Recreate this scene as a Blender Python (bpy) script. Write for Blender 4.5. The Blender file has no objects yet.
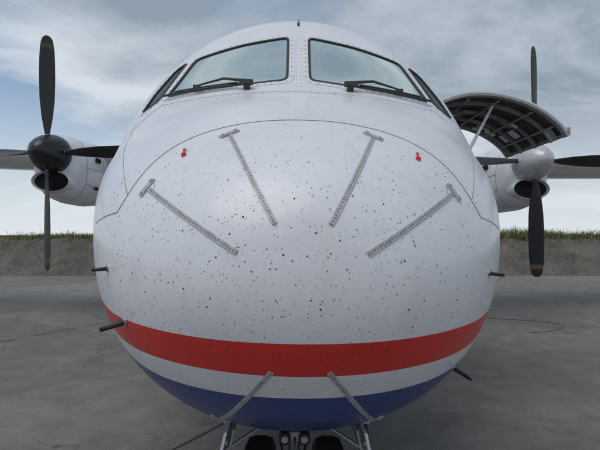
import bpy, bmesh, math, random
from mathutils import Vector, Matrix, Euler, noise
from mathutils.bvhtree import BVHTree
random.seed(7)
D=bpy.data
COL=bpy.context.scene.collection
# ------------------------------------------------------------ materials
def mat(name,col=(.5,.5,.5),rough=.5,metal=0,coat=0,bump=0,bscale=30,var=0,vscale=3):
    m=D.materials.new(name);m.use_nodes=True;nt=m.node_tree;b=nt.nodes['Principled BSDF']
    b.inputs['Base Color'].default_value=(*col,1);b.inputs['Roughness'].default_value=rough
    b.inputs['Metallic'].default_value=metal;b.inputs['Coat Weight'].default_value=coat
    tc=nt.nodes.new('ShaderNodeTexCoord')
    if var:
        n=nt.nodes.new('ShaderNodeTexNoise');n.inputs['Scale'].default_value=vscale;n.inputs['Detail'].default_value=4
        nt.links.new(tc.outputs['Object'],n.inputs['Vector'])
        r=nt.nodes.new('ShaderNodeMapRange');r.inputs['From Min'].default_value=.3;r.inputs['From Max'].default_value=.7
        r.inputs['To Min'].default_value=1-var;r.inputs['To Max'].default_value=1+var
        nt.links.new(n.outputs['Fac'],r.inputs['Value'])
        v=nt.nodes.new('ShaderNodeVectorMath');v.operation='SCALE';v.inputs[0].default_value=col
        nt.links.new(r.outputs[0],v.inputs['Scale']);nt.links.new(v.outputs[0],b.inputs['Base Color'])
    if bump:
        n=nt.nodes.new('ShaderNodeTexNoise');n.inputs['Scale'].default_value=bscale;n.inputs['Detail'].default_value=4
        nt.links.new(tc.outputs['Object'],n.inputs['Vector'])
        bp=nt.nodes.new('ShaderNodeBump');bp.inputs['Strength'].default_value=bump;bp.inputs['Distance'].default_value=.02
        nt.links.new(n.outputs['Fac'],bp.inputs['Height']);nt.links.new(bp.outputs[0],b.inputs['Normal'])
    return m
class G:
    """tiny node graph helper"""
    def __init__(s,nt):s.nt=nt
    def n(s,t,**k):
        x=s.nt.nodes.new(t)
        for a,v in k.items():setattr(x,a,v)
        return x
    def l(s,a,b):s.nt.links.new(a,b)
    def math(s,op,a,b=None,c=None,clamp=False):
        x=s.n('ShaderNodeMath',operation=op);x.use_clamp=clamp
        for i,v in enumerate((a,b,c)):
            if v is None:continue
            if isinstance(v,(int,float)):x.inputs[i].default_value=v
            else:s.l(v,x.inputs[i])
        return x.outputs[0]
    def mix(s,f,a,b,bt='MIX'):
        x=s.n('ShaderNodeMix',data_type='RGBA',blend_type=bt)
        for sock,v in ((x.inputs[0],f),(x.inputs[6],a),(x.inputs[7],b)):
            if isinstance(v,(int,float)):sock.default_value=v
            elif isinstance(v,tuple):sock.default_value=(*v,1)
            else:s.l(v,sock)
        return x.outputs[2]
    def mr(s,v,a,b,c,d):
        x=s.n('ShaderNodeMapRange')
        for i,q in enumerate((a,b,c,d)):x.inputs[i+1].default_value=q
        s.l(v,x.inputs[0]);return x.outputs[0]
    def noise(s,vec,scale,detail=5,rough=.5,dist=0):
        x=s.n('ShaderNodeTexNoise');x.inputs['Scale'].default_value=scale;x.inputs['Detail'].default_value=detail
        x.inputs['Roughness'].default_value=rough;x.inputs['Distortion'].default_value=dist
        s.l(vec,x.inputs['Vector']);return x.outputs['Fac']
# aircraft paint
WHITE=(.725,.73,.775)
def paint_mat():
    m=D.materials.new('airliner_paint');m.use_nodes=True;nt=m.node_tree;g=G(nt);b=nt.nodes['Principled BSDF']
    tc=g.n('ShaderNodeTexCoord').outputs['Object'];sp=g.n('ShaderNodeSeparateXYZ');g.l(tc,sp.inputs[0])
    y,z=sp.outputs[1],sp.outputs[2]
    d=g.math('SUBTRACT',g.math('MINIMUM',y,2.5),1.5)
    a=g.math('GREATER_THAN',z,g.math('MULTIPLY_ADD',d,.075,1.288))
    r=g.math('GREATER_THAN',z,g.math('MULTIPLY_ADD',d,.12,1.147))
    w=g.math('GREATER_THAN',z,g.math('MULTIPLY_ADD',d,.16,1.025))
    n=g.noise(tc,2.2,5,.6);dirt=g.mr(n,.35,.7,1.0,.90)
    n2=g.noise(tc,25,3,.6);dirt=g.math('MULTIPLY',dirt,g.mr(n2,.3,.7,1.0,.96))
    wc=g.n('ShaderNodeVectorMath',operation='SCALE');wc.inputs[0].default_value=WHITE;g.l(dirt,wc.inputs['Scale']);wc=wc.outputs[0]
    # thin grey-brown grime, running downwards
    mp=g.n('ShaderNodeMapping');mp.inputs['Scale'].default_value=(9,9,1.3);g.l(tc,mp.inputs[0])
    gr=g.mr(g.noise(mp.outputs[0],1.0,5,.6),.52,.78,0,.16);wc=g.mix(gr,wc,(.42,.39,.36))
    c=g.mix(w,(.018,.045,.21),wc);c=g.mix(r,c,(.58,.022,.016));c=g.mix(a,c,wc)
    g.l(c,b.inputs['Base Color'])
    b.inputs['Roughness'].default_value=.42;b.inputs['Coat Weight'].default_value=.25;b.inputs['Coat Roughness'].default_value=.14
    bp=g.n('ShaderNodeBump');bp.inputs['Strength'].default_value=.12;bp.inputs['Distance'].default_value=.02
    g.l(g.noise(tc,3.5,2),bp.inputs['Height']);g.l(bp.outputs[0],b.inputs['Normal'])
    return m
PAINT=paint_mat()
M_white=mat('white_paint',(.72,.72,.75),.35,var=.09,vscale=4,coat=.2)
M_trim=mat('window_surround_paint',(.66,.66,.69),.45,var=.08,vscale=20)
M_black=mat('black_rubber',(.012,.012,.013),.55)
M_wiper=mat('wiper_grey_black',(.03,.032,.034),.45)
M_tyre=mat('tyre_rubber',(.02,.02,.02),.8,bump=.3)
M_blade=mat('propeller_blade_black',(.014,.014,.017),.42,var=.3)
M_yel=mat('worn_yellow_tip',(.075,.055,.028),.6,var=.5,vscale=30)
M_spin=mat('spinner_black',(.012,.012,.014),.3)
M_spin_lit=mat('spinner_lit_grey',(.50,.50,.50),.3,metal=.2,var=.1)  # light grey paints in the lit look of the right spinner
M_metal=mat('grey_metal',(.42,.43,.43),.4,metal=.7,var=.15,vscale=30)
M_strip=mat('diverter_strip',(.40,.40,.41),.5,metal=.1,var=.25,vscale=60)
M_stripd=mat('diverter_segments',(.22,.22,.23),.5,metal=.3)
M_dark=mat('dark_seam',(.30,.30,.32),.6,var=.4,vscale=6)
M_gap=mat('panel_gap',(.10,.10,.105),.7,var=.5,vscale=5)
M_rivet=mat('rivet',(.34,.34,.35),.5,metal=.2)
M_int=mat('cockpit_lining',(.045,.05,.047),.8,var=.2)
M_seat=mat('seat_fabric',(.05,.055,.06),.9)
M_doorin=mat('door_lining',(.055,.055,.058),.7,var=.6,vscale=9)
M_rim=mat('door_rim_grey',(.28,.28,.28),.5,var=.2)
M_hole=mat('hole_shade_black',(.004,.004,.004),.9)  # near-black colour standing in for the shade inside openings
M_red=mat('red_tag',(.6,.03,.02),.5)
def glass_mat():
    m=D.materials.new('windshield_glass');m.use_nodes=True;nt=m.node_tree;g=G(nt);nt.nodes.remove(nt.nodes['Principled BSDF'])
    o=nt.nodes['Material Output'];t=g.n('ShaderNodeBsdfTransparent');t.inputs[0].default_value=(.42,.48,.45,1)
    gl=g.n('ShaderNodeBsdfGlossy');gl.inputs['Roughness'].default_value=.03;gl.inputs[0].default_value=(.80,.88,.84,1)
    f=g.n('ShaderNodeFresnel');f.inputs[0].default_value=1.60
    mx=g.n('ShaderNodeMixShader');g.l(f.outputs[0],mx.inputs[0]);g.l(t.outputs[0],mx.inputs[1]);g.l(gl.outputs[0],mx.inputs[2])
    df=g.n('ShaderNodeBsdfDiffuse');df.inputs[0].default_value=(.28,.30,.28,1)
    tc=g.n('ShaderNodeTexCoord').outputs['Object'];film=g.mr(g.noise(tc,4,5,.65),.3,.7,.01,.14)
    m2=g.n('ShaderNodeMixShader');g.l(film,m2.inputs[0]);g.l(mx.outputs[0],m2.inputs[1]);g.l(df.outputs[0],m2.inputs[2]);g.l(m2.outputs[0],o.inputs[0])
    return m
M_glass=glass_mat()
# ------------------------------------------------------------ mesh helpers
def empty(name,parent=None,loc=(0,0,0)):
    e=D.objects.new(name,None);e.empty_display_size=.3;COL.objects.link(e);e.location=loc
    if parent:e.parent=parent
    return e
class MB:
    def __init__(s):s.v=[];s.f=[];s.m=[]
    def add(s,V,F,mi=0,M=None):
        o=len(s.v)
        for p in V:
            p=Vector(p)
            s.v.append(tuple(M@p if M else p))
        for f in F:s.f.append(tuple(i+o for i in f));s.m.append(mi)
    def box(s,c,d,mi=0,R=None):
        V=[Vector((x*d[0]/2,y*d[1]/2,z*d[2]/2)) for x in(-1,1) for y in(-1,1) for z in(-1,1)]
        if R:V=[R@v for v in V]
        s.add([v+Vector(c) for v in V],[(0,1,3,2),(4,6,7,5),(0,4,5,1),(2,3,7,6),(0,2,6,4),(1,5,7,3)],mi)
    def tube(s,pts,r,mi=0,n=10,cap=True):
        pts=[Vector(p) for p in pts];rs=r if isinstance(r,(list,tuple)) else [r]*len(pts);V=[];F=[]
        up=Vector((.13,.2,1)).normalized()
        for i,p in enumerate(pts):
            t=(pts[min(i+1,len(pts)-1)]-pts[max(i-1,0)]).normalized()
            u=t.cross(up)
            if u.length<.05:u=t.cross(Vector((1,0,0)))
            u.normalize();w=t.cross(u)
            for j in range(n):
                a=2*math.pi*j/n;V.append(p+rs[i]*(u*math.cos(a)+w*math.sin(a)))
        for i in range(len(pts)-1):
            for j in range(n):
                a=i*n+j;b=i*n+(j+1)%n;F.append((a,b,b+n,a+n))
        if cap:F.append(tuple(range(n))[::-1]);F.append(tuple((len(pts)-1)*n+j for j in range(n)))
        s.add(V,F,mi)
    def lathe(s,prof,c,axis='x',mi=0,n=32):
        V=[];F=[]
        for a_,r in prof:
            for j in range(n):
                t=2*math.pi*j/n;q=(a_,r*math.cos(t),r*math.sin(t))
                if axis=='y':q=(q[1],q[0],q[2])
                if axis=='z':q=(q[1],q[2],q[0])
                V.append(Vector(q)+Vector(c))
        for i in range(len(prof)-1):
            for j in range(n):
                a=i*n+j;b=i*n+(j+1)%n;F.append((a,b,b+n,a+n))
        s.add(V,F,mi)
    def loft(s,rings,mi=0,caps=True,closed=True):
        n=len(rings[0]);V=[p for r in rings for p in r];F=[]
        for i in range(len(rings)-1):
            for j in range(n if closed else n-1):
                a=i*n+j;b=i*n+(j+1)%n;F.append((a,b,b+n,a+n))
        if caps:F.append(tuple(range(n))[::-1]);F.append(tuple((len(rings)-1)*n+j for j in range(n)))
        s.add(V,F,mi)
    def obj(s,name,mats,parent=None,smooth=True,angle=40,bevel=0):
        me=D.meshes.new(name);me.from_pydata(s.v,[],s.f);me.polygons.foreach_set('material_index',s.m)
        for m in (mats if isinstance(mats,list) else [mats]):me.materials.append(m)
        bm=bmesh.new();bm.from_mesh(me);bmesh.ops.recalc_face_normals(bm,faces=bm.faces);bm.to_mesh(me);bm.free()
        if smooth:
            for p in me.polygons:p.use_smooth=True
            me.set_sharp_from_angle(angle=math.radians(angle))
        me.update();o=D.objects.new(name,me);COL.objects.link(o)
        if parent:o.parent=parent
        if bevel:
            b=o.modifiers.new('b','BEVEL');b.width=bevel;b.segments=2;b.limit_method='ANGLE'
        return o
# ------------------------------------------------------------ aircraft
plane=empty('turboprop_airliner')
T=[(1.50,0,1.50,1.50,1.50,2),(1.53,.27,1.70,1.32,1.50,2),(1.65,.52,1.88,1.12,1.52,2.04),(1.90,.78,2.07,.885,1.56,2.13),(2.20,.955,2.24,.735,1.62,2.22),(2.5,1.085,2.38,.625,1.69,2.30),(2.8,1.19,2.495,.575,1.76,2.34),(2.95,1.235,2.56,.56,1.79,2.34),(3.08,1.27,2.655,.555,1.82,2.32),(3.3,1.315,2.925,.55,1.865,2.24),(3.6,1.365,3.27,.54,1.92,2.12),(3.8,1.39,3.41,.54,1.945,2.06),(4.0,1.405,3.49,.54,1.96,2.03),(4.4,1.43,3.54,.54,1.98,2.0),(5.5,1.435,3.54,.54,2.0,2),(16,1.435,3.54,.54,2.0,2),(20,1.0,3.54,1.4,2.5,2),(24,.25,3.54,2.9,3.2,2)]
U=[math.sqrt(r[0]-1.5) for r in T]
def pchip(xs,ys):
    n=len(xs);h=[xs[i+1]-xs[i] for i in range(n-1)];d=[(ys[i+1]-ys[i])/h[i] for i in range(n-1)]
    m=[0]*n;m[0]=d[0];m[-1]=d[-1]
    for i in range(1,n-1):
        if d[i-1]*d[i]<=0:m[i]=0
        else:
            w1=2*h[i]+h[i-1];w2=h[i]+2*h[i-1];m[i]=(w1+w2)/(w1/d[i-1]+w2/d[i])
    def f(x):
        i=0
        while i<n-2 and x>xs[i+1]:i+=1
        t=(x-xs[i])/h[i]
        return (2*t**3-3*t*t+1)*ys[i]+(t**3-2*t*t+t)*h[i]*m[i]+(-2*t**3+3*t*t)*ys[i+1]+(t**3-t*t)*h[i]*m[i+1]
    return f
Fp=[pchip(U,[r[k] for r in T]) for k in range(1,6)]
def smooth5(f,u,d=.045):
    if u<.2:return f(u)
    return (f(u-d)+2*f(u-d/2)+2*f(u)+2*f(u+d/2)+f(u+d))/8
def hullring(y,N):
    u=math.sqrt(max(0,y-1.5));w,t,b,c,n=[smooth5(f,u) for f in Fp];R=[]
    for j in range(N):
        a=2*math.pi*j/N;s=math.sin(a);co=math.cos(a);e=2/(n if s>0 else min(n,2.12))
        s2=math.copysign(abs(s)**e,s);c2=math.copysign(abs(co)**e,co)
        R.append(Vector((w*c2,y,c+(t-c if s>0 else c-b)*s2)))
    return R
N=240
ys=[1.5+(3.2**.5*i/170)**2 for i in range(1,171)]+[4.7+i*.35 for i in range(1,55)]
V=[Vector((0,1.5,1.5))];Fc=[]
for y in ys:V+=hullring(y,N)
for j in range(N):Fc.append((0,1+(j+1)%N,1+j))
for i in range(len(ys)-1):
    for j in range(N):
        a=1+i*N+j;b=1+i*N+(j+1)%N;Fc.append((a,b,b+N,a+N))
nV=len(V);Fc.append(tuple(1+(len(ys)-1)*N+j for j in range(N)))
bv=BVHTree.FromPolygons(V,Fc)
def S(x,z):
    h=bv.ray_cast(Vector((x,-2,z)),Vector((0,1,0)))
    if not h[0]:
        h=bv.find_nearest(Vector((x,3,z)))
    n=h[1]
    c=Vector((0,max(h[0].y+.3,2.2),1.8))
    if n.dot(h[0]-c)<0:n=-n
    return h[0],n
def chaikin(P,closed=True,first=.12,it=3):
    for k in range(it):
        q=first if k==0 else .25;R=[];n=len(P)
        rng=range(n) if closed else range(n-1)
        if not closed:R.append(P[0])
        for i in rng:
            a=P[i];b=P[(i+1)%n];R.append((a[0]+(b[0]-a[0])*q,a[1]+(b[1]-a[1])*q));R.append((a[0]+(b[0]-a[0])*(1-q),a[1]+(b[1]-a[1])*(1-q)))
        if not closed:R.append(P[-1])
        P=R
    return P
def resample(P,step,closed):
    P=list(P)+([P[0]] if closed else []);out=[P[0]];L=0
    seg=[math.dist(P[i],P[i+1]) for i in range(len(P)-1)];tot=sum(seg);n=max(2,int(tot/step))
    for k in range(1,n+1):
        t=tot*k/n;i=0
        while i<len(seg)-1 and t>seg[i]:t-=seg[i];i+=1
        u=t/seg[i] if seg[i] else 0;out.append((P[i][0]+(P[i+1][0]-P[i][0])*u,P[i][1]+(P[i+1][1]-P[i][1])*u))
    if closed:out.pop()
    return out
def ribbon(mb,P,w0,w1,off,th,closed=False,step=.02,mi=0):
    P=resample(P,step,closed);n=len(P);Q=[S(*p) for p in P];cen=sum((q[0] for q in Q),Vector())/n
    rings=[]
    for i in range(n):
        p,nn=Q[i];a=Q[(i-1)%n][0] if closed or i>0 else p;b=Q[(i+1)%n][0] if closed or i<n-1 else p
        t=(b-a).normalized();bb=nn.cross(t).normalized()
        if closed and bb.dot(p-cen)<0:bb=-bb
        rings.append([p+bb*w0+nn*off,p+bb*w1+nn*off,p+bb*w1+nn*(off+th),p+bb*w0+nn*(off+th)])
    if closed:rings.append(rings[0])
    mb.loft(rings,mi,caps=not closed)
    return Q
# window openings (front elevation coordinates of the aircraft, x / z)
def mir(P):return [(-x,z) for x,z in P]
def fillet(P,r,k=5):
    R=[];n=len(P)
    for i in range(n):
        b=Vector(P[i]);a=Vector(P[i-1]);c=Vector(P[(i+1)%n]);da=(a-b);dc=(c-b);rr=min(r,da.length*.45,dc.length*.45)
        p=b+da.normalized()*rr;q=b+dc.normalized()*rr
        for t in range(k+1):
            u=t/k;R.append(tuple(p*(1-u)**2+b*2*u*(1-u)+q*u*u))
    return R
main=fillet([(-.895,2.572),(-.835,2.72),(-.755,2.935),(-.41,3.045),(-.078,3.125),(-.078,2.685),(-.46,2.62)],.040)
side=fillet([(-1.075,2.47),(-1.02,2.64),(-.905,2.86),(-.825,2.925),(-.885,2.76),(-.955,2.555)],.035)
wins=[main,mir(main),side,mir(side)]
def inside(P,x,z):
    c=False;n=len(P)
    for i in range(n):
        a=P[i];b=P[i-1]
        if (a[1]>z)!=(b[1]>z) and x<(b[0]-a[0])*(z-a[1])/(b[1]-a[1])+a[0]:c=not c
    return c
flag=[False]*nV
for i,v in enumerate(V):
    if 2.9<v.y<4.2 and v.z>2.4:
        flag[i]=any(inside(W,v.x,v.z) for W in wins) and abs(S(v.x,v.z)[0].y-v.y)<.05
mb=MB();mb.v=[tuple(v) for v in V]
for f in Fc:
    if any(flag[i] for i in f):continue
    mb.f.append(f);mb.m.append(0)
mb.obj('fuselage',[PAINT],plane,angle=60)
# glass + surrounds
mg=MB();mt=MB()
for k,W in enumerate(wins):
    cx=sum(p[0] for p in W)/len(W);cz=sum(p[1] for p in W)/len(W);P=resample(W,.03,True);K=10;rings=[]
    for r in range(K,0,-1):
        rings.append([S(cx+(p[0]-cx)*r/K,cz+(p[1]-cz)*r/K)[0] for p in P])
    o=len(mg.v);mg.loft(rings,0,caps=False);mg.v.append(tuple(S(cx,cz)[0]));m=len(P);b=o+(K-1)*m
    for j in range(m):mg.f.append((b+j,b+(j+1)%m,len(mg.v)-1));mg.m.append(0)
    big=k<2
    ribbon(mt,W,.008,.050 if big else .036,-.003,.007 if big else .005,True,mi=1,step=.015)
    ribbon(mt,W,-.008,.010,-.006,.013,True,mi=0,step=.015)
    Q=resample(W,.045,True);QS=[S(*p) for p in Q];cen=sum((q[0] for q in QS),Vector())/len(Q)
    for i,(p,nn) in enumerate(QS):
        t=(QS[(i+1)%len(Q)][0]-QS[i-1][0]).normalized();bb=nn.cross(t).normalized()
        if bb.dot(p-cen)<0:bb=-bb
        c=p+bb*(.030 if big else .024)+nn*.003;Mx=Matrix.Translation(c)@nn.to_track_quat('Z','Y').to_matrix().to_4x4()
        mt.add([(.0055*math.cos(a*math.pi/3),.0055*math.sin(a*math.pi/3),z) for z in(0,.0025) for a in range(6)],[(6,7,8,9,10,11)]+[(a,(a+1)%6,6+(a+1)%6,6+a) for a in range(6)],2,Mx)
mg.obj('windshield_glass',[M_glass],plane)
mt.obj('windshield_frame',[M_black,M_trim,M_rivet],plane,angle=30)
# cockpit interior
mb=MB()
mb.box((0,3.72,2.50),(1.7,.5,.12),1);mb.box((0,4.72,2.3),(2.3,.04,2.2),0);mb.box((0,4.1,3.2),(.5,.5,.06),1);mb.box((0,3.9,2.2),(.4,.9,.5),1)
for sx in(-1,1):
    mb.box((sx*.5,4.3,2.35),(.5,.14,.85),2);mb.box((sx*.5,4.3,2.88),(.3,.1,.2),2);mb.box((sx*.5,4.1,1.95),(.5,.5,.14),2)
    mb.tube([(sx*.5,3.85,2.3),(sx*.5,3.8,2.55)],.02,1)
mb.obj('cockpit_interior',[M_int,M_black,M_seat],plane,bevel=.02)
# panel seams
ms=MB()
def seam(P,w=.007,it=3,mi=0):
    ribbon(ms,chaikin(P,False,.25,it) if len(P)>2 else P,-w/2,w/2,-.003,.0042,mi=mi)
arc=[(-.74,1.73),(-.70,1.80),(-.66,1.885),(-.585,1.99),(-.44,2.085),(-.22,2.145),(0,2.158)]
seam(arc+[(-x,z) for x,z in arc[-2::-1]],.0055,mi=1)
for s in(1,-1):
    seam([(-.94*s,1.69),(-.85*s,1.715),(-.74*s,1.73)],.005)
    seam([(-.90*s,2.515),(-1.0*s,2.42),(-1.10*s,2.31)],.005)
    seam([(-.70*s,1.80),(-.84*s,1.98),(-.98*s,2.16),(-1.08*s,2.30)],.0035)
    seam([(-.60*s,1.82),(-.575*s,1.80),(-.56*s,1.835),(-.585*s,1.855),(-.60*s,1.82)],.0025)
seam([(-.90,2.50),(-.5,2.535),(0,2.562),(.5,2.535),(.90,2.50)],.004)
ms.obj('panel_seams',[M_dark,M_gap],plane)
# fastener rows under the windshield and down the centre post
mr=MB()
def rivets(P,step,r=.0035):
    for x,z in resample(P,step,False):
        p,nn=S(x,z);Mx=Matrix.Translation(p)@nn.to_track_quat('Z','Y').to_matrix().to_4x4()
        mr.add([(r*math.cos(a*math.pi/3),r*math.sin(a*math.pi/3),z_) for z_ in(-.001,.0018) for a in range(6)],[(6,7,8,9,10,11)]+[(a,(a+1)%6,6+(a+1)%6,6+a) for a in range(6)],0,Mx)
rivets([(-.88,2.475),(-.5,2.51),(0,2.545),(.5,2.51),(.88,2.475)],.05)
for x in(-.013,.013):rivets([(x,2.62),(x,3.15)],.035)
for s in(1,-1):
    rivets([(s*.76,1.73),(s*.72,1.81),(s*.68,1.90),(s*.60,2.01),(s*.45,2.105),(s*.22,2.165),(0,2.178)],.09,.002)
mr.obj('rivets',[M_rivet],plane)
# dried insect splats and stone chips on the forward skin
rb=random.Random(21);mbug=MB();cnt=0
while cnt<3000:
    x=rb.uniform(-1.1,1.1);z=rb.uniform(.85,3.2)
    h=bv.ray_cast(Vector((x,-2,z)),Vector((0,1,0)))
    if not h[0] or any(inside(W,x,z) for W in wins) and rb.random()<.8:continue
    p,nn=S(x,z)
    wgt=max(0,-nn.y)**1.1*(.35+.65*math.exp(-((z-1.55)/.6)**2))*(.6+.8*max(0,.5+noise.noise(Vector((x*2.1,z*2.1,4)))))
    if rb.random()>wgt:continue
    r=min(.0030,.00085*math.exp(abs(rb.gauss(0,.55))));k=7;st=1+abs(rb.gauss(0,.35));a0=rb.uniform(0,6.28)
    Mx=Matrix.Translation(p+nn*.0009)@nn.to_track_quat('Z','Y').to_matrix().to_4x4()@Matrix.Rotation(a0,4,'Z')
    mbug.add([(r*st*math.cos(t*6.283/k)*rb.uniform(.7,1.15),r*math.sin(t*6.283/k)*rb.uniform(.7,1.15),0) for t in range(k)],[tuple(range(k))],rb.choices((0,1,2),(6,3,2))[0],Mx);cnt+=1
mbug.obj('insect_splats',[mat('splat_dark',(.03,.022,.018),.8),mat('splat_brown',(.085,.055,.035),.8),mat('splat_grey',(.18,.16,.14),.8)],plane,smooth=False)
# lightning diverter strips
md=MB()
def strip(a,b,head=True):
    Q=ribbon(md,[a,b],-.009,.009,-.002,.007,step=.012)
    n=len(Q)
    for i in range(0,n):
        p,nn=Q[i];Mx=Matrix.Translation(p+nn*.0045)@nn.to_track_quat('Z','Y').to_matrix().to_4x4()
        md.add([(.0032*math.cos(t*math.pi/3),.0032*math.sin(t*math.pi/3),z_) for z_ in(0,.002) for t in range(6)],[(6,7,8,9,10,11)]+[(t,(t+1)%6,6+(t+1)%6,6+t) for t in range(6)],2,Mx)
    if head:
        d=Vector((b[0]-a[0],b[1]-a[1])).normalized();q=Vector((-d.y,d.x))
        ribbon(md,[tuple(Vector(a)+q*.040),tuple(Vector(a)-q*.040)],-.012,.012,-.002,.010)
        for k in(-.028,.028):
            p,nn=S(a[0]+q.x*k,a[1]+q.y*k);md.tube([p,p+nn*.013],.005,1,8)
for s in(1,-1):
    strip((-.30*s,2.065),(-.092*s,1.685));strip((-.60*s,1.825),(-.215*s,1.59))
    strip((-.335*s,.845),(-.10*s,1.18))
md.obj('lightning_diverter_strips',[M_strip,M_metal,M_stripd],plane,angle=30)
# red drain caps
mc=MB()
for s in(1,-1):
    p,nn=S(-.475*s,1.985);mc.tube([p-nn*.005,p+nn*.006],.013,1,16);mc.tube([p+nn*.004,p+nn*.012],[.009,.006],0,12)
    p2,n2=S(-.472*s,1.962);mc.tube([p+nn*.009,p2+n2*.006],.0045,0,6);mc.box(p2+n2*.005,(.018,.008,.014),0)
mc.obj('drain_caps',[M_red,M_white],plane)
# wipers
for s in(1,-1):
    mw=MB()
    B=resample([(-.90*s,2.558),(-.62*s,2.578),(-.31*s,2.612)],.04,False);pts=[]
    for x,z in B:
        p,nn=S(x,z);pts.append(p+nn*.028)
    mw.tube(pts,.008,0,8);mw.tube([q+Vector((0,0,.012)) for q in pts[2:-2]],.005,0,6)
    p,nn=S(-.335*s,2.595);mw.tube([p-nn*.01,p+nn*.055],[.024,.018],0,12)
    q,n2=S(-.66*s,2.59);q2,n3=S(-.48*s,2.615)
    mw.tube([p+nn*.055,q2+n3*.065,q+n2*.045],[.012,.009,.006],0,8)
    mw.box(p+nn*.045,(.09,.035,.03),0);mw.box(q+n2*.04,(.05,.02,.02),0)
    mw.obj('windshield_wiper',[M_wiper],plane,bevel=.003)
# probes
mp=MB()
def probe(x,z,tip,r=.012,dz=0):
    p,nn=S(x,z);tip=Vector(tip);k=Vector((tip.x,p.y-.03,tip.z))
    mp.tube([p-nn*.01,p.lerp(k,.6),k.lerp(tip,.25),tip],[r*1.3,r,r,r*.8],0,12);mp.tube([p-nn*.004,p+nn*.005],r*1.9,1,16)
probe(-.685,1.30,(-.765,1.86,1.275),.010);probe(.66,1.09,(.71,1.92,1.065),.008)
probe(-.77,1.505,(-.82,1.90,1.50),.007);probe(.77,1.505,(.82,1.90,1.50),.007)
p,nn=S(0,3.30);mp.tube([p-nn*.01,p+nn*.02],[.012,.008],0,8);p,nn=S(0,3.365);mp.box(p,(.022,.05,.03),1)
mp.obj('pitot_probes',[M_black,M_metal],plane)
# ------------------------------------------------------------ nacelles and propellers
def sect(cx,y,zc,w,h,n,K=40):
    e=2/n;R=[]
    for j in range(K):
        a=2*math.pi*j/K;c=math.cos(a);s=math.sin(a);R.append(Vector((cx+w*math.copysign(abs(c)**e,c),y,zc+h*math.copysign(abs(s)**e,s))))
    return R
def engine(cx,spin):
    e=empty('engine_nacelle',plane)
    mb=MB();rows=[(7.98,.27,2.82,.41),(8.0,.31,2.81,.47),(8.06,.35,2.79,.52),(8.2,.39,2.775,.56),(8.6,.44,2.76,.60),(9.2,.47,2.78,.63),(10,.46,2.83,.61),(11,.38,2.92,.5),(12,.22,3.0,.34),(12.7,.06,3.05,.12)]
    mb.loft([sect(cx,y,z,w,h,2.35) for y,w,z,h in rows],0)
    def at(y0):
        i=[r for r in rows if r[0]<=y0][-1];j=[r for r in rows if r[0]>y0][0];t=(y0-i[0])/(j[0]-i[0]);return [i[k]+(j[k]-i[k])*t for k in range(4)]
    for y0 in(8.38,9.0,9.6):
        q=at(y0);a=sect(cx,y0,q[2],q[1]+.004,q[3]+.004,2.35);b=sect(cx,y0+.012,q[2],q[1]+.004,q[3]+.004,2.35);mb.loft([a,b],1,caps=False)
    for zf in(.05,-.45):
        for sg in(-1,1):
            pts=[]
            for k in range(12):
                yy=8.39+k*.11;q=at(yy);e_=2/2.35;s_=abs(zf)**(1/e_);c_=math.sqrt(1-s_*s_)**e_;pts.append(Vector((cx+sg*(q[1]+.001)*c_,yy,q[2]+zf*q[3])))
            mb.tube(pts,.005,1,5)
    mb.obj('cowling',[M_white,M_dark],e,angle=35)
    mi=MB();K=40
    def el(w,h,y,z=2.50):return [Vector((cx+w*math.cos(2*math.pi*j/K),y,z+h*math.sin(2*math.pi*j/K))) for j in range(K)]
    mi.loft([el(.33,.20,8.12),el(.318,.188,7.93),el(.31,.18,7.90),el(.30,.168,7.92),el(.285,.158,8.02)],0,caps=False)
    mi.loft([el(.288,.160,7.975),el(.01,.006,7.975)],1,caps=False)  # flat black disc: the shade of the intake's depth, put in as colour
    mi.obj('air_intake',[M_white,M_hole],e,angle=50)
    mx=MB();sx=-1 if cx>0 else 1
    for q in(-1,1):
        mx.tube([(cx+q*.40,9.0,2.62),(cx+q*.50,9.35,2.60),(cx+q*.53,9.6,2.58)],[.10,.10,.09],0,16)
    mx.box((cx+sx*.455,8.75,2.98),(.03,.18,.08),1);mx.box((cx+sx*.45,8.7,2.45),(.03,.10,.05),1);mx.obj('exhaust_stub',[M_metal,M_hole],e)
    pr=empty('propeller',plane,(cx,7.8,2.96))
    ms=MB();prof=[(-.38,.0005),(-.375,.045),(-.34,.11),(-.25,.19),(-.12,.26),(0,.305),(.10,.325),(.18,.325),(.19,.31),(.19,.001)]
    ms.lathe(prof,(0,0,0),'y',0,40);ms.obj('spinner',[spin],pr,angle=40)
    beta=math.radians(36);R=1.965
    for k in range(4):
        th=math.radians(90*k+(-1.5 if cx<0 else -1));r=Vector((math.sin(th),0,math.cos(th)));t=Vector((0,1,0)).cross(r)
        mbld=MB();rings=[];st=[(.16,.07,.07),(.30,.075,.07),(.42,.12,.055),(.6,.18,.04),(.9,.235,.03),(1.25,.25,.022),(1.55,.24,.017),(1.72,.22,.014),(1.75,.215,.014),(1.83,.195,.012),(1.84,.192,.012),(1.90,.16,.010),(1.945,.10,.007),(1.962,.03,.004)]
        for rr,c,th2 in st:
            bt=beta+math.radians(14*(1-rr/R));ch=t*math.cos(bt)+Vector((0,1,0))*math.sin(bt);nn=ch.cross(r);ring=[]
            for j in range(14):
                a=2*math.pi*j/14;ring.append(r*rr+ch*(c/2*math.cos(a))+nn*(th2/2*math.sin(a)*(1+.35*math.cos(a))))
            rings.append(ring)
        mbld.loft(rings,0)
        for fi in range(len(mbld.f)-2):
            if fi//14==8:mbld.m[fi]=1
            if fi//14==0:mbld.m[fi]=2
        mbld.obj('blade_%d'%(k+1),[M_blade,M_yel,M_metal],pr,angle=60)
engine(-4.09,M_spin);engine(4.09,M_spin_lit)
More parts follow.
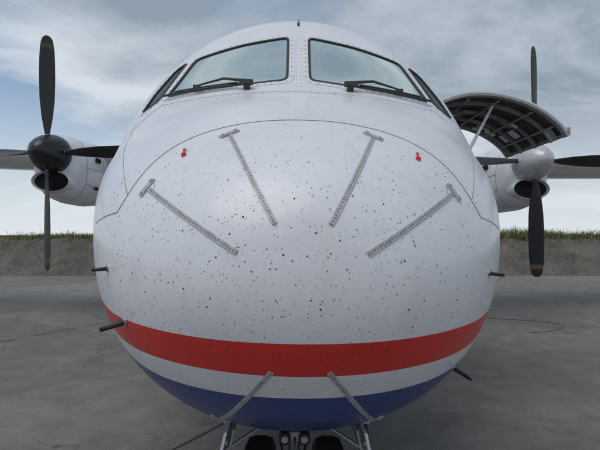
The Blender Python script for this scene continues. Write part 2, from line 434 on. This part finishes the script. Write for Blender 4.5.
# ------------------------------------------------------------ wing and tail
def foil(x,le,ch,z,th,K=24):
    R=[]
    for j in range(K):
        a=2*math.pi*j/K;c=(1-math.cos(a))/2
        t=th*(1.35*math.sqrt(max(c,0))*(1-c)+.12*c*(1-c))
        R.append(Vector((x,le+ch*c,z+(t if a<math.pi else -t*.75))))
    return R
mb=MB();mb.loft([foil(x,le,ch,z,th) for x,le,ch,z,th in[(-12.3,9.75,1.45,3.22,.16),(-5,9.05,2.5,3.12,.30),(5,9.05,2.5,3.12,.30),(12.3,9.75,1.45,3.22,.16)]],0);mb.obj('wing',[M_white],plane,angle=50)
mb=MB()
mb.loft([[Vector((q.z,q.y,z)) for q in foil(0,le,ch,0,.13)] for le,ch,z in[(18.5,4.5,3.3),(21,2.6,5.0),(22.2,1.9,7.3)]],0)
mb.loft([foil(x,le,ch,7.3,.10) for x,le,ch in[(-3.65,22.6,1.0),(0,22.1,1.9),(3.65,22.6,1.0)]],0)
mb.obj('tail',[M_white],plane,angle=50)
mb=MB()
for s in(1,-1):
    mb.loft([sect(s*1.35,y,.92,w,h,2.2,24) for y,w,h in[(9.6,.05,.05),(10,.35,.28),(10.8,.6,.36),(12.5,.6,.36),(13.4,.3,.25),(14,.04,.04)]],0)
    for dx in(-.2,.2):
        c=(s*1.85+dx,11.6,.40);mb.lathe([(-.11,.2),(-.11,.34),(-.07,.395),(.07,.395),(.11,.34),(.11,.2)],c,'x',1,28);mb.lathe([(-.09,.001),(-.09,.2),(.09,.2),(.09,.001)],c,'x',2,20)
    mb.tube([(s*1.85-.2,11.6,.4),(s*1.85+.2,11.6,.4)],.05,2);mb.tube([(s*1.85,11.6,.4),(s*1.6,11.5,.9)],.07,2)
mb.obj('main_landing_gear',[M_white,M_tyre,M_metal],plane,angle=50)
# nose gear
mb=MB();yg=2.78
for dx in(-.2,.2):
    c=(dx,yg,.225);mb.lathe([(-.085,.11),(-.09,.17),(-.07,.212),(-.03,.225),(.03,.225),(.07,.212),(.09,.17),(.085,.11)],c,'x',0,36)
    mb.lathe([(-.06,.001),(-.07,.05),(-.05,.11),(.05,.11),(.07,.05),(.06,.001)],c,'x',1,24)
mb.tube([(-.22,yg,.225),(.22,yg,.225)],.03,1);mb.tube([(0,yg,.2),(0,yg,.5),(0,yg-.0,.8)],[.035,.035,.055],1,16)
mb.tube([(0,yg-.06,.27),(0,yg-.2,.38),(0,yg-.06,.52)],.018,1);mb.tube([(0,yg-.02,.5),(0,yg+.5,.75)],.03,1)
mb.box((0,yg-.07,.5),(.14,.05,.05),1)
for sx in(-1,1):mb.tube([(sx*.055,yg-.05,.50),(sx*.055,yg-.13,.50)],.034,2,16);mb.tube([(sx*.055,yg-.131,.50),(sx*.055,yg-.135,.50)],.020,1,16)
mb.tube([(0.05,yg-.05,.3),(.07,yg-.07,.5),(.05,yg-.05,.75)],.008,2);mb.tube([(-.04,yg-.05,.28),(-.08,yg-.06,.45),(-.03,yg-.05,.7)],.006,2)
mb.obj('nose_landing_gear',[M_tyre,M_metal,M_black],plane,angle=40)
mb=MB()
for s in(1,-1):
    rings=[]
    for y in(2.26,2.5,2.8,3.1):
        rings.append([Vector((s*(.33+o+.06*math.sin(t*1.5)),y,.70-.36*t)) for o,t in((0,0),(0,.5),(0,1),(.014,1),(.014,.5),(.014,0))])
    mb.loft(rings,0)
    mb.tube([(s*.345,2.35,.58),(s*.14,2.5,.66)],.009,1);mb.tube([(s*.37,2.30,.40),(s*.30,2.30,.70)],.008,1)
    if s>0:mb.tube([(s*.405,2.30,.34),(s*.345,2.32,.72)],.008,2)
    for t in(.15,.45,.75):mb.box((s*(.322+.06*math.sin(t*1.5)),2.65,.70-.36*t),(.012,.76,.018),1)
mb.obj('nose_gear_doors',[M_white,M_metal,M_black],plane,angle=40)
# ------------------------------------------------------------ raised cargo door (port side)
sec=[(1.28,2.90),(1.45,2.98),(1.65,3.02),(1.9,3.015),(2.14,2.955),(2.34,2.86),(2.50,2.735),(2.575,2.63)]
secs=chaikin(sec,False,.25,2)
def offs(P,d):
    R=[]
    for i,p in enumerate(P):
        a=P[max(0,i-1)];b=P[min(len(P)-1,i+1)];t=Vector((b[0]-a[0],b[1]-a[1])).normalized();R.append((p[0]+t.y*d,p[1]-t.x*d))
    return R
door=empty('cargo_door',plane);y0,y1=4.3,5.55
inn2=offs(secs,.014)
mb=MB()
ring=secs+inn2[::-1]
mb.loft([[Vector((p[0],y,p[1])) for p in ring] for y in(y0,y1)],0)
for ya,yb in((y0-.002,y0+.06),(y1-.06,y1+.002)):
    rr=inn2+offs(secs,.038)[::-1];mb.loft([[Vector((p[0],y,p[1])) for p in rr] for y in(ya,yb)],1)
mb.box((2.555,(y0+y1)/2,2.66),(.03,y1-y0,.07),1)
mb.obj('door_skin',[M_white,M_rim],door,angle=35)
mb=MB();L=offs(secs,.020);L2=offs(secs,.017)
mb.loft([[Vector((p[0],y,p[1])) for p in L2+L[::-1]] for y in(y0+.061,y1-.061)],0)
for k in(4,9,14,20,25):
    if k<len(L)-1:
        q=offs(secs,.055)[k];mb.tube([(q[0],y0+.07,q[1]),(q[0],y1-.07,q[1])],.010,3,6)
for yy in(4.55,4.85,5.15,5.4):
    rr=offs(secs,.018)+offs(secs,.055)[::-1];mb.loft([[Vector((p[0],y,p[1])) for p in rr] for y in(yy,yy+.02)],3)
rd=random.Random(3)
for i in range(16):
    k=rd.randint(3,len(L)-5);q=offs(secs,.045)[k];p2=offs(secs,.045)[k+1];an=math.atan2(p2[1]-q[1],p2[0]-q[0])
    mb.box((q[0],rd.uniform(4.45,5.4),q[1]),(rd.uniform(.05,.16),rd.uniform(.03,.12),.015),rd.choice((2,2,3)),Matrix.Rotation(-an,3,'Y'))
mb.obj('door_inner_structure',[M_doorin,M_black,M_trim,M_rim],door,angle=35)
mb=MB();mb.tube([(1.93,4.5,2.96),(1.66,4.5,2.44)],.015,0);mb.tube([(1.68,4.5,2.48),(1.40,4.5,1.93)],.024,0);mb.tube([(1.9,5.4,2.96),(1.40,5.4,1.93)],.02,0)
mb.obj('door_strut',[M_trim],door)
mb=MB()
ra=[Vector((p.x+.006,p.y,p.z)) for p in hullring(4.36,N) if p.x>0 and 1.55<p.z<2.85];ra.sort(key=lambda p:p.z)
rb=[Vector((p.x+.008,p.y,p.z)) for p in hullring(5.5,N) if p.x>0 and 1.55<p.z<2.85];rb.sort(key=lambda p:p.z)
m=min(len(ra),len(rb));mb.loft([ra[:m],rb[:m]],0,caps=False,closed=False);mb.obj('cargo_opening_shade_patch',[M_hole],plane)  # no real cutout: black sheet on the skin paints the doorway's shade
# attitude of the parked aircraft (slight heading offset, slight lean)
P0=Vector((0,1.5,1.65));R0=Euler((0,math.radians(.8),math.radians(1.2))).to_matrix()
plane.rotation_euler=R0.to_euler();plane.location=P0-R0@P0
# ------------------------------------------------------------ ground
def apron_mat():
    m=D.materials.new('apron_concrete');m.use_nodes=True;nt=m.node_tree;g=G(nt);b=nt.nodes['Principled BSDF']
    tc=g.n('ShaderNodeTexCoord').outputs['Object']
    n1=g.noise(tc,.28,5,.6,.6);n2=g.noise(tc,2.8,6,.7);n3=g.noise(tc,70,3,.75)
    f=g.math('ADD',g.math('MULTIPLY',n1,.5),g.math('MULTIPLY',n2,.5))
    c=g.mix(g.mr(f,.40,.60,0,1),(.175,.163,.151),(.285,.268,.25))
    c=g.mix(g.mr(n3,.38,.66,0,.6),c,(.13,.122,.114))
    st=g.noise(tc,.8,6,.72,1.8);c=g.mix(g.mr(st,.54,.68,0,.5),c,(.115,.107,.10))
    sp=g.noise(tc,5.5,4,.6,.4);c=g.mix(g.mr(sp,.66,.74,0,.6),c,(.09,.084,.079))
    wn=g.n('ShaderNodeTexNoise');wn.inputs['Scale'].default_value=1.6;wn.inputs['Detail'].default_value=5;g.l(tc,wn.inputs[0])
    ad=g.n('ShaderNodeVectorMath',operation='MULTIPLY_ADD');ad.inputs[1].default_value=(.9,.9,.9);g.l(wn.outputs['Color'],ad.inputs[0]);g.l(tc,ad.inputs[2])
    v=g.n('ShaderNodeTexVoronoi',feature='DISTANCE_TO_EDGE');v.inputs['Scale'].default_value=.33;g.l(ad.outputs[0],v.inputs[0])
    ck=g.math('MULTIPLY',g.mr(v.outputs[0],0,.004,.65,0),g.mr(g.noise(tc,.35,3),.42,.52,0,1));c=g.mix(ck,c,(.06,.056,.052))
    mp=g.n('ShaderNodeMapping');mp.inputs['Rotation'].default_value=(0,0,math.radians(31.4));g.l(tc,mp.inputs[0])
    br=g.n('ShaderNodeTexBrick');br.offset=0;br.inputs['Scale'].default_value=1;br.inputs['Brick Width'].default_value=5;br.inputs['Row Height'].default_value=5
    br.inputs['Mortar Size'].default_value=0;br.inputs['Color1'].default_value=(.88,.88,.88,1);br.inputs['Color2'].default_value=(1.07,1.07,1.06,1);g.l(mp.outputs[0],br.inputs[0])
    c=g.mix(1.0,c,br.outputs[0],'MULTIPLY')
    g.l(c,b.inputs['Base Color']);b.inputs['Roughness'].default_value=.85;b.inputs['Specular IOR Level'].default_value=.25
    bp=g.n('ShaderNodeBump');bp.inputs['Strength'].default_value=.5;bp.inputs['Distance'].default_value=.012;g.l(g.noise(tc,110,4,.7),bp.inputs['Height']);g.l(bp.outputs[0],b.inputs['Normal'])
    return m
mb=MB();mb.add([(-2000,-1500,0),(2000,-1500,0),(2000,2500,0),(-2000,2500,0)],[(0,1,2,3)]);mb.obj('apron',[apron_mat()],smooth=False)
# tar filled joints
mj=MB();ang=math.radians(-31.4);dx=Vector((math.cos(ang),math.sin(ang),0));dy=Vector((-dx.y,dx.x,0));base=Vector((-2.96,4.6,0))
def joint(a,b,w=.013,z=.004):
    n=max(2,int((b-a).length/.12));q=(b-a).normalized();q=Vector((-q.y,q.x,0));ring=[]
    for i in range(n+1):
        p=a.lerp(b,i/n);p=p+q*(noise.noise(p*.9)*.02+noise.noise(p*6)*.006)
        if p.y>18.7:break
        ww=w*(.8+.9*noise.noise(p*3+Vector((9,1,0))));ring.append([p+q*ww+Vector((0,0,z)),p-q*ww+Vector((0,0,z))])
    if len(ring)>1:mj.loft(ring,0,caps=False,closed=False)
for k in range(-6,8):
    joint(base+dy*5*k-dx*45,base+dy*5*k+dx*45)
for k in range(-7,8):
    a=base+dx*(5*k+2.2);joint(a-dy*30,a+dy*45,.010,.0075)
mj.obj('apron_joints',[mat('tar',(.08,.075,.07),.85,var=.35)],smooth=False)
# cable on the apron
cp=[(3.2,9.35),(3.74,9.28),(4.27,9.07),(4.75,8.80),(4.80,8.45),(4.35,8.05),(3.9,7.9)]
cp=chaikin(cp,False,.25,3);mb=MB();mb.tube([(x,y,.006) for x,y in cp],.005,0,6);mb.obj('ground_cable',[mat('cable',(.09,.085,.08),.8)])
# sloped stone revetment
def stone_mat():
    m=D.materials.new('revetment_stone');m.use_nodes=True;nt=m.node_tree;g=G(nt);b=nt.nodes['Principled BSDF']
    tc=g.n('ShaderNodeTexCoord').outputs['Object']
    nz=g.n('ShaderNodeTexNoise');nz.inputs['Scale'].default_value=3;nz.inputs['Detail'].default_value=4;g.l(tc,nz.inputs[0])
    ad=g.n('ShaderNodeVectorMath',operation='MULTIPLY_ADD');ad.inputs[1].default_value=(.35,.35,.35);g.l(nz.outputs['Color'],ad.inputs[0]);g.l(tc,ad.inputs[2])
    v=g.n('ShaderNodeTexVoronoi');v.inputs['Scale'].default_value=3.6;g.l(ad.outputs[0],v.inputs[0])
    e=g.n('ShaderNodeTexVoronoi',feature='DISTANCE_TO_EDGE');e.inputs['Scale'].default_value=3.6;g.l(ad.outputs[0],e.inputs[0])
    s=g.n('ShaderNodeSeparateColor');g.l(v.outputs['Color'],s.inputs[0])
    c=g.mix(s.outputs[0],(.135,.125,.112),(.17,.158,.14));n=g.noise(tc,9,6,.75)
    c=g.mix(g.mr(n,.4,.65,0,.7),c,(.085,.076,.064));n4=g.noise(tc,.5,5,.65);c=g.mix(g.mr(n4,.45,.65,0,.5),c,(.22,.205,.18))
    n5=g.noise(tc,1.7,5,.7);c=g.mix(g.mr(n5,.5,.7,0,.55),c,(.065,.06,.042))
    c=g.mix(g.mr(e.outputs[0],0,.04,.3,0),c,(.06,.053,.044))
    g.l(c,b.inputs['Base Color']);b.inputs['Roughness'].default_value=.9
    h=g.math('ADD',g.math('MULTIPLY',g.mr(e.outputs[0],0,.12,0,1),.22),g.math('MULTIPLY',n,.9))
    bp=g.n('ShaderNodeBump');bp.inputs['Strength'].default_value=1;bp.inputs['Distance'].default_value=.07;g.l(h,bp.inputs['Height']);g.l(bp.outputs[0],b.inputs['Normal'])
    return m
YB=18.9
mb=MB();nx=900;rings=[]
prof=[(0,-.02),(.10,.08),(.18,.16),(.29,.29),(.4,.42),(.51,.56),(.62,.7),(.73,.84),(.84,.98),(.95,1.12),(1.05,1.25),(1.2,1.44),(1.28,1.50),(1.5,1.54),(1.9,1.55)]
for i in range(nx+1):
    x=-60+120*i/nx;r=[]
    for k,(dy_,z) in enumerate(prof):
        q=Vector((x*1.7,dy_*2.2,z*2.2));r.append(Vector((x,YB+dy_-.11*noise.noise(q)-(.07*noise.noise(q*3)),z+(.07*noise.noise(q*1.4+Vector((5,5,5))) if k else 0))))
    rings.append(r)
mb.loft(rings,0,caps=False,closed=False);mb.obj('stone_embankment',[stone_mat()],angle=60)
def field_mat():
    m=D.materials.new('field_grass');m.use_nodes=True;nt=m.node_tree;g=G(nt);b=nt.nodes['Principled BSDF'];tc=g.n('ShaderNodeTexCoord').outputs['Object']
    c=g.mix(g.mr(g.noise(tc,.5,6,.7),.35,.65,0,1),(.06,.085,.025),(.14,.14,.06));g.l(c,b.inputs['Base Color']);b.inputs['Roughness'].default_value=.9;return m
mb=MB();z=1.53
mb.add([(-2000,YB+1.75,z),(2000,YB+1.75,z),(2000,2500,z),(-2000,2500,z)],[(0,1,2,3)])
mb.add([(-2000,YB+.02,0),(-60,YB+.02,0),(-60,YB+1.75,z),(-2000,YB+1.75,z),(60,YB+.02,0),(2000,YB+.02,0),(2000,YB+1.75,z),(60,YB+1.75,z)],[(0,1,2,3),(4,5,6,7)])
mb.obj('field',[field_mat()],smooth=False)
# grass along the crest
gm=[mat('grass_green',(.085,.12,.03),.8,var=.4,vscale=2),mat('grass_light',(.14,.17,.05),.8,var=.4,vscale=2),mat('grass_dry',(.28,.24,.12),.85)]
mb=MB()
def bladeg(x,y,z,h,w,mi,lean):
    a=random.uniform(0,math.pi);c=Vector((math.cos(a)*w,math.sin(a)*w,0));l=Vector((random.gauss(0,lean),random.gauss(0,lean),0))*h
    p=Vector((x,y,z));q=p+l*.35+Vector((0,0,h*.6));t=p+l+Vector((0,0,h))
    mb.add([p-c,p+c,q+c*.7,q-c*.7,t],[(0,1,2,3),(3,2,4)],mi)
for i in range(36000):
    x=random.uniform(-26,26);y=YB+1.18+abs(random.gauss(0,1))*1.3
    k=.5+.9*max(0,noise.noise(Vector((x*.35,y*.3,3)))+.25)+.6*max(0,noise.noise(Vector((x*1.4,y,8))))
    h=random.uniform(.10,.30)*k*(1.8 if x>0 else 1.1)
    bladeg(x,y,1.44,h+.03,random.uniform(.008,.02),random.choices((0,1,2),(5,4,2))[0],.4)
for i in range(5200):   # tufts rooted in the stone joints, thicker near the top
    x=random.uniform(-26,26);t=random.random()**.4
    if noise.noise(Vector((x*.8,t*2,4)))<.05 and t<.90:continue
    bladeg(x,YB+1.2*t-.07,1.45*t-.03,random.uniform(.05,.16),.01,random.choice((0,1,2)),.6)
for i in range(300):   # seed heads / weeds
    x=random.uniform(-26,26);y=YB+1.3+random.random()*1.6;h=random.uniform(.25,.42)*(1.25 if x>0 else 1)
    l=random.gauss(0,.08);mb.tube([(x,y,1.45),(x+l*.5,y,1.45+h*.6),(x+l,y,1.45+h)],.004,1,3)
    for j in range(4):
        bladeg(x+l*.9+random.gauss(0,.015),y,1.45+h*random.uniform(.7,1),.05,.009,random.choice((1,2,2)),1.0)
mb.obj('grass',gm,smooth=False)
# ------------------------------------------------------------ sky and sun
EL,AZ=math.radians(62),math.radians(215)   # compass azimuth, +Y = north
w=D.worlds.new('World');bpy.context.scene.world=w;w.use_nodes=True;nt=w.node_tree;g=G(nt);bg=nt.nodes['Background']
sky=g.n('ShaderNodeTexSky',sky_type='NISHITA');sky.sun_disc=False;sky.sun_elevation=EL;sky.sun_rotation=AZ;sky.air_density=1;sky.dust_density=1.0;sky.ozone_density=2
tc=g.n('ShaderNodeTexCoord').outputs['Generated'];sp=g.n('ShaderNodeSeparateXYZ');g.l(tc,sp.inputs[0])
den=g.math('ADD',g.math('MAXIMUM',sp.outputs[2],0),.24)
cb=g.n('ShaderNodeCombineXYZ');g.l(g.math('DIVIDE',sp.outputs[0],den),cb.inputs[0]);g.l(g.math('DIVIDE',sp.outputs[1],den),cb.inputs[1]);cb.inputs[2].default_value=5.1
mp=g.n('ShaderNodeMapping');mp.inputs['Rotation'].default_value=(0,0,.15);mp.inputs['Scale'].default_value=(.75,1.25,1);g.l(cb.outputs[0],mp.inputs[0]);vec=mp.outputs[0]
side_=g.mr(sp.outputs[0],-.6,.5,-.05,.09)
cover=g.math('ADD',g.noise(vec,1.3,7,.55,.25),side_);dark=g.noise(vec,1.2,7,.58,.3)
cl=g.mix(g.mr(g.math('SUBTRACT',dark,g.mr(sp.outputs[0],-.5,.5,-.04,.07)),.38,.60,0,1),(2.5,3.1,3.8),(5.9,6.4,7.0))
skb=g.mix(.5,sky.outputs[0],(3.1,4.3,5.7))
base=g.mix(g.mr(cover,.38,.54,0,1),skb,cl)
hz=g.mr(sp.outputs[2],0,.27,.95,0);base=g.mix(hz,base,(6.7,7.2,7.6))
g.l(base,bg.inputs[0]);bg.inputs[1].default_value=.112
sl=D.lights.new('sun','SUN');sl.energy=1.3;sl.angle=math.radians(45);sl.color=(1,.96,.9);so=D.objects.new('sun',sl);COL.objects.link(so)
dirv=Vector((math.sin(AZ)*math.cos(EL),math.cos(AZ)*math.cos(EL),math.sin(EL)));so.rotation_euler=dirv.to_track_quat('Z','Y').to_euler();so.location=dirv*50
# ------------------------------------------------------------ camera
cd=D.cameras.new('camera');cd.lens=28;cd.sensor_width=36;cd.clip_end=6000;cam=D.objects.new('camera',cd);COL.objects.link(cam)
cam.location=(-0.01,0,1.65);cam.rotation_euler=(math.radians(91.23),0,0);bpy.context.scene.camera=cam
sc=bpy.context.scene;sc.view_settings.view_transform='Standard';sc.view_settings.look='None';sc.view_settings.exposure=0
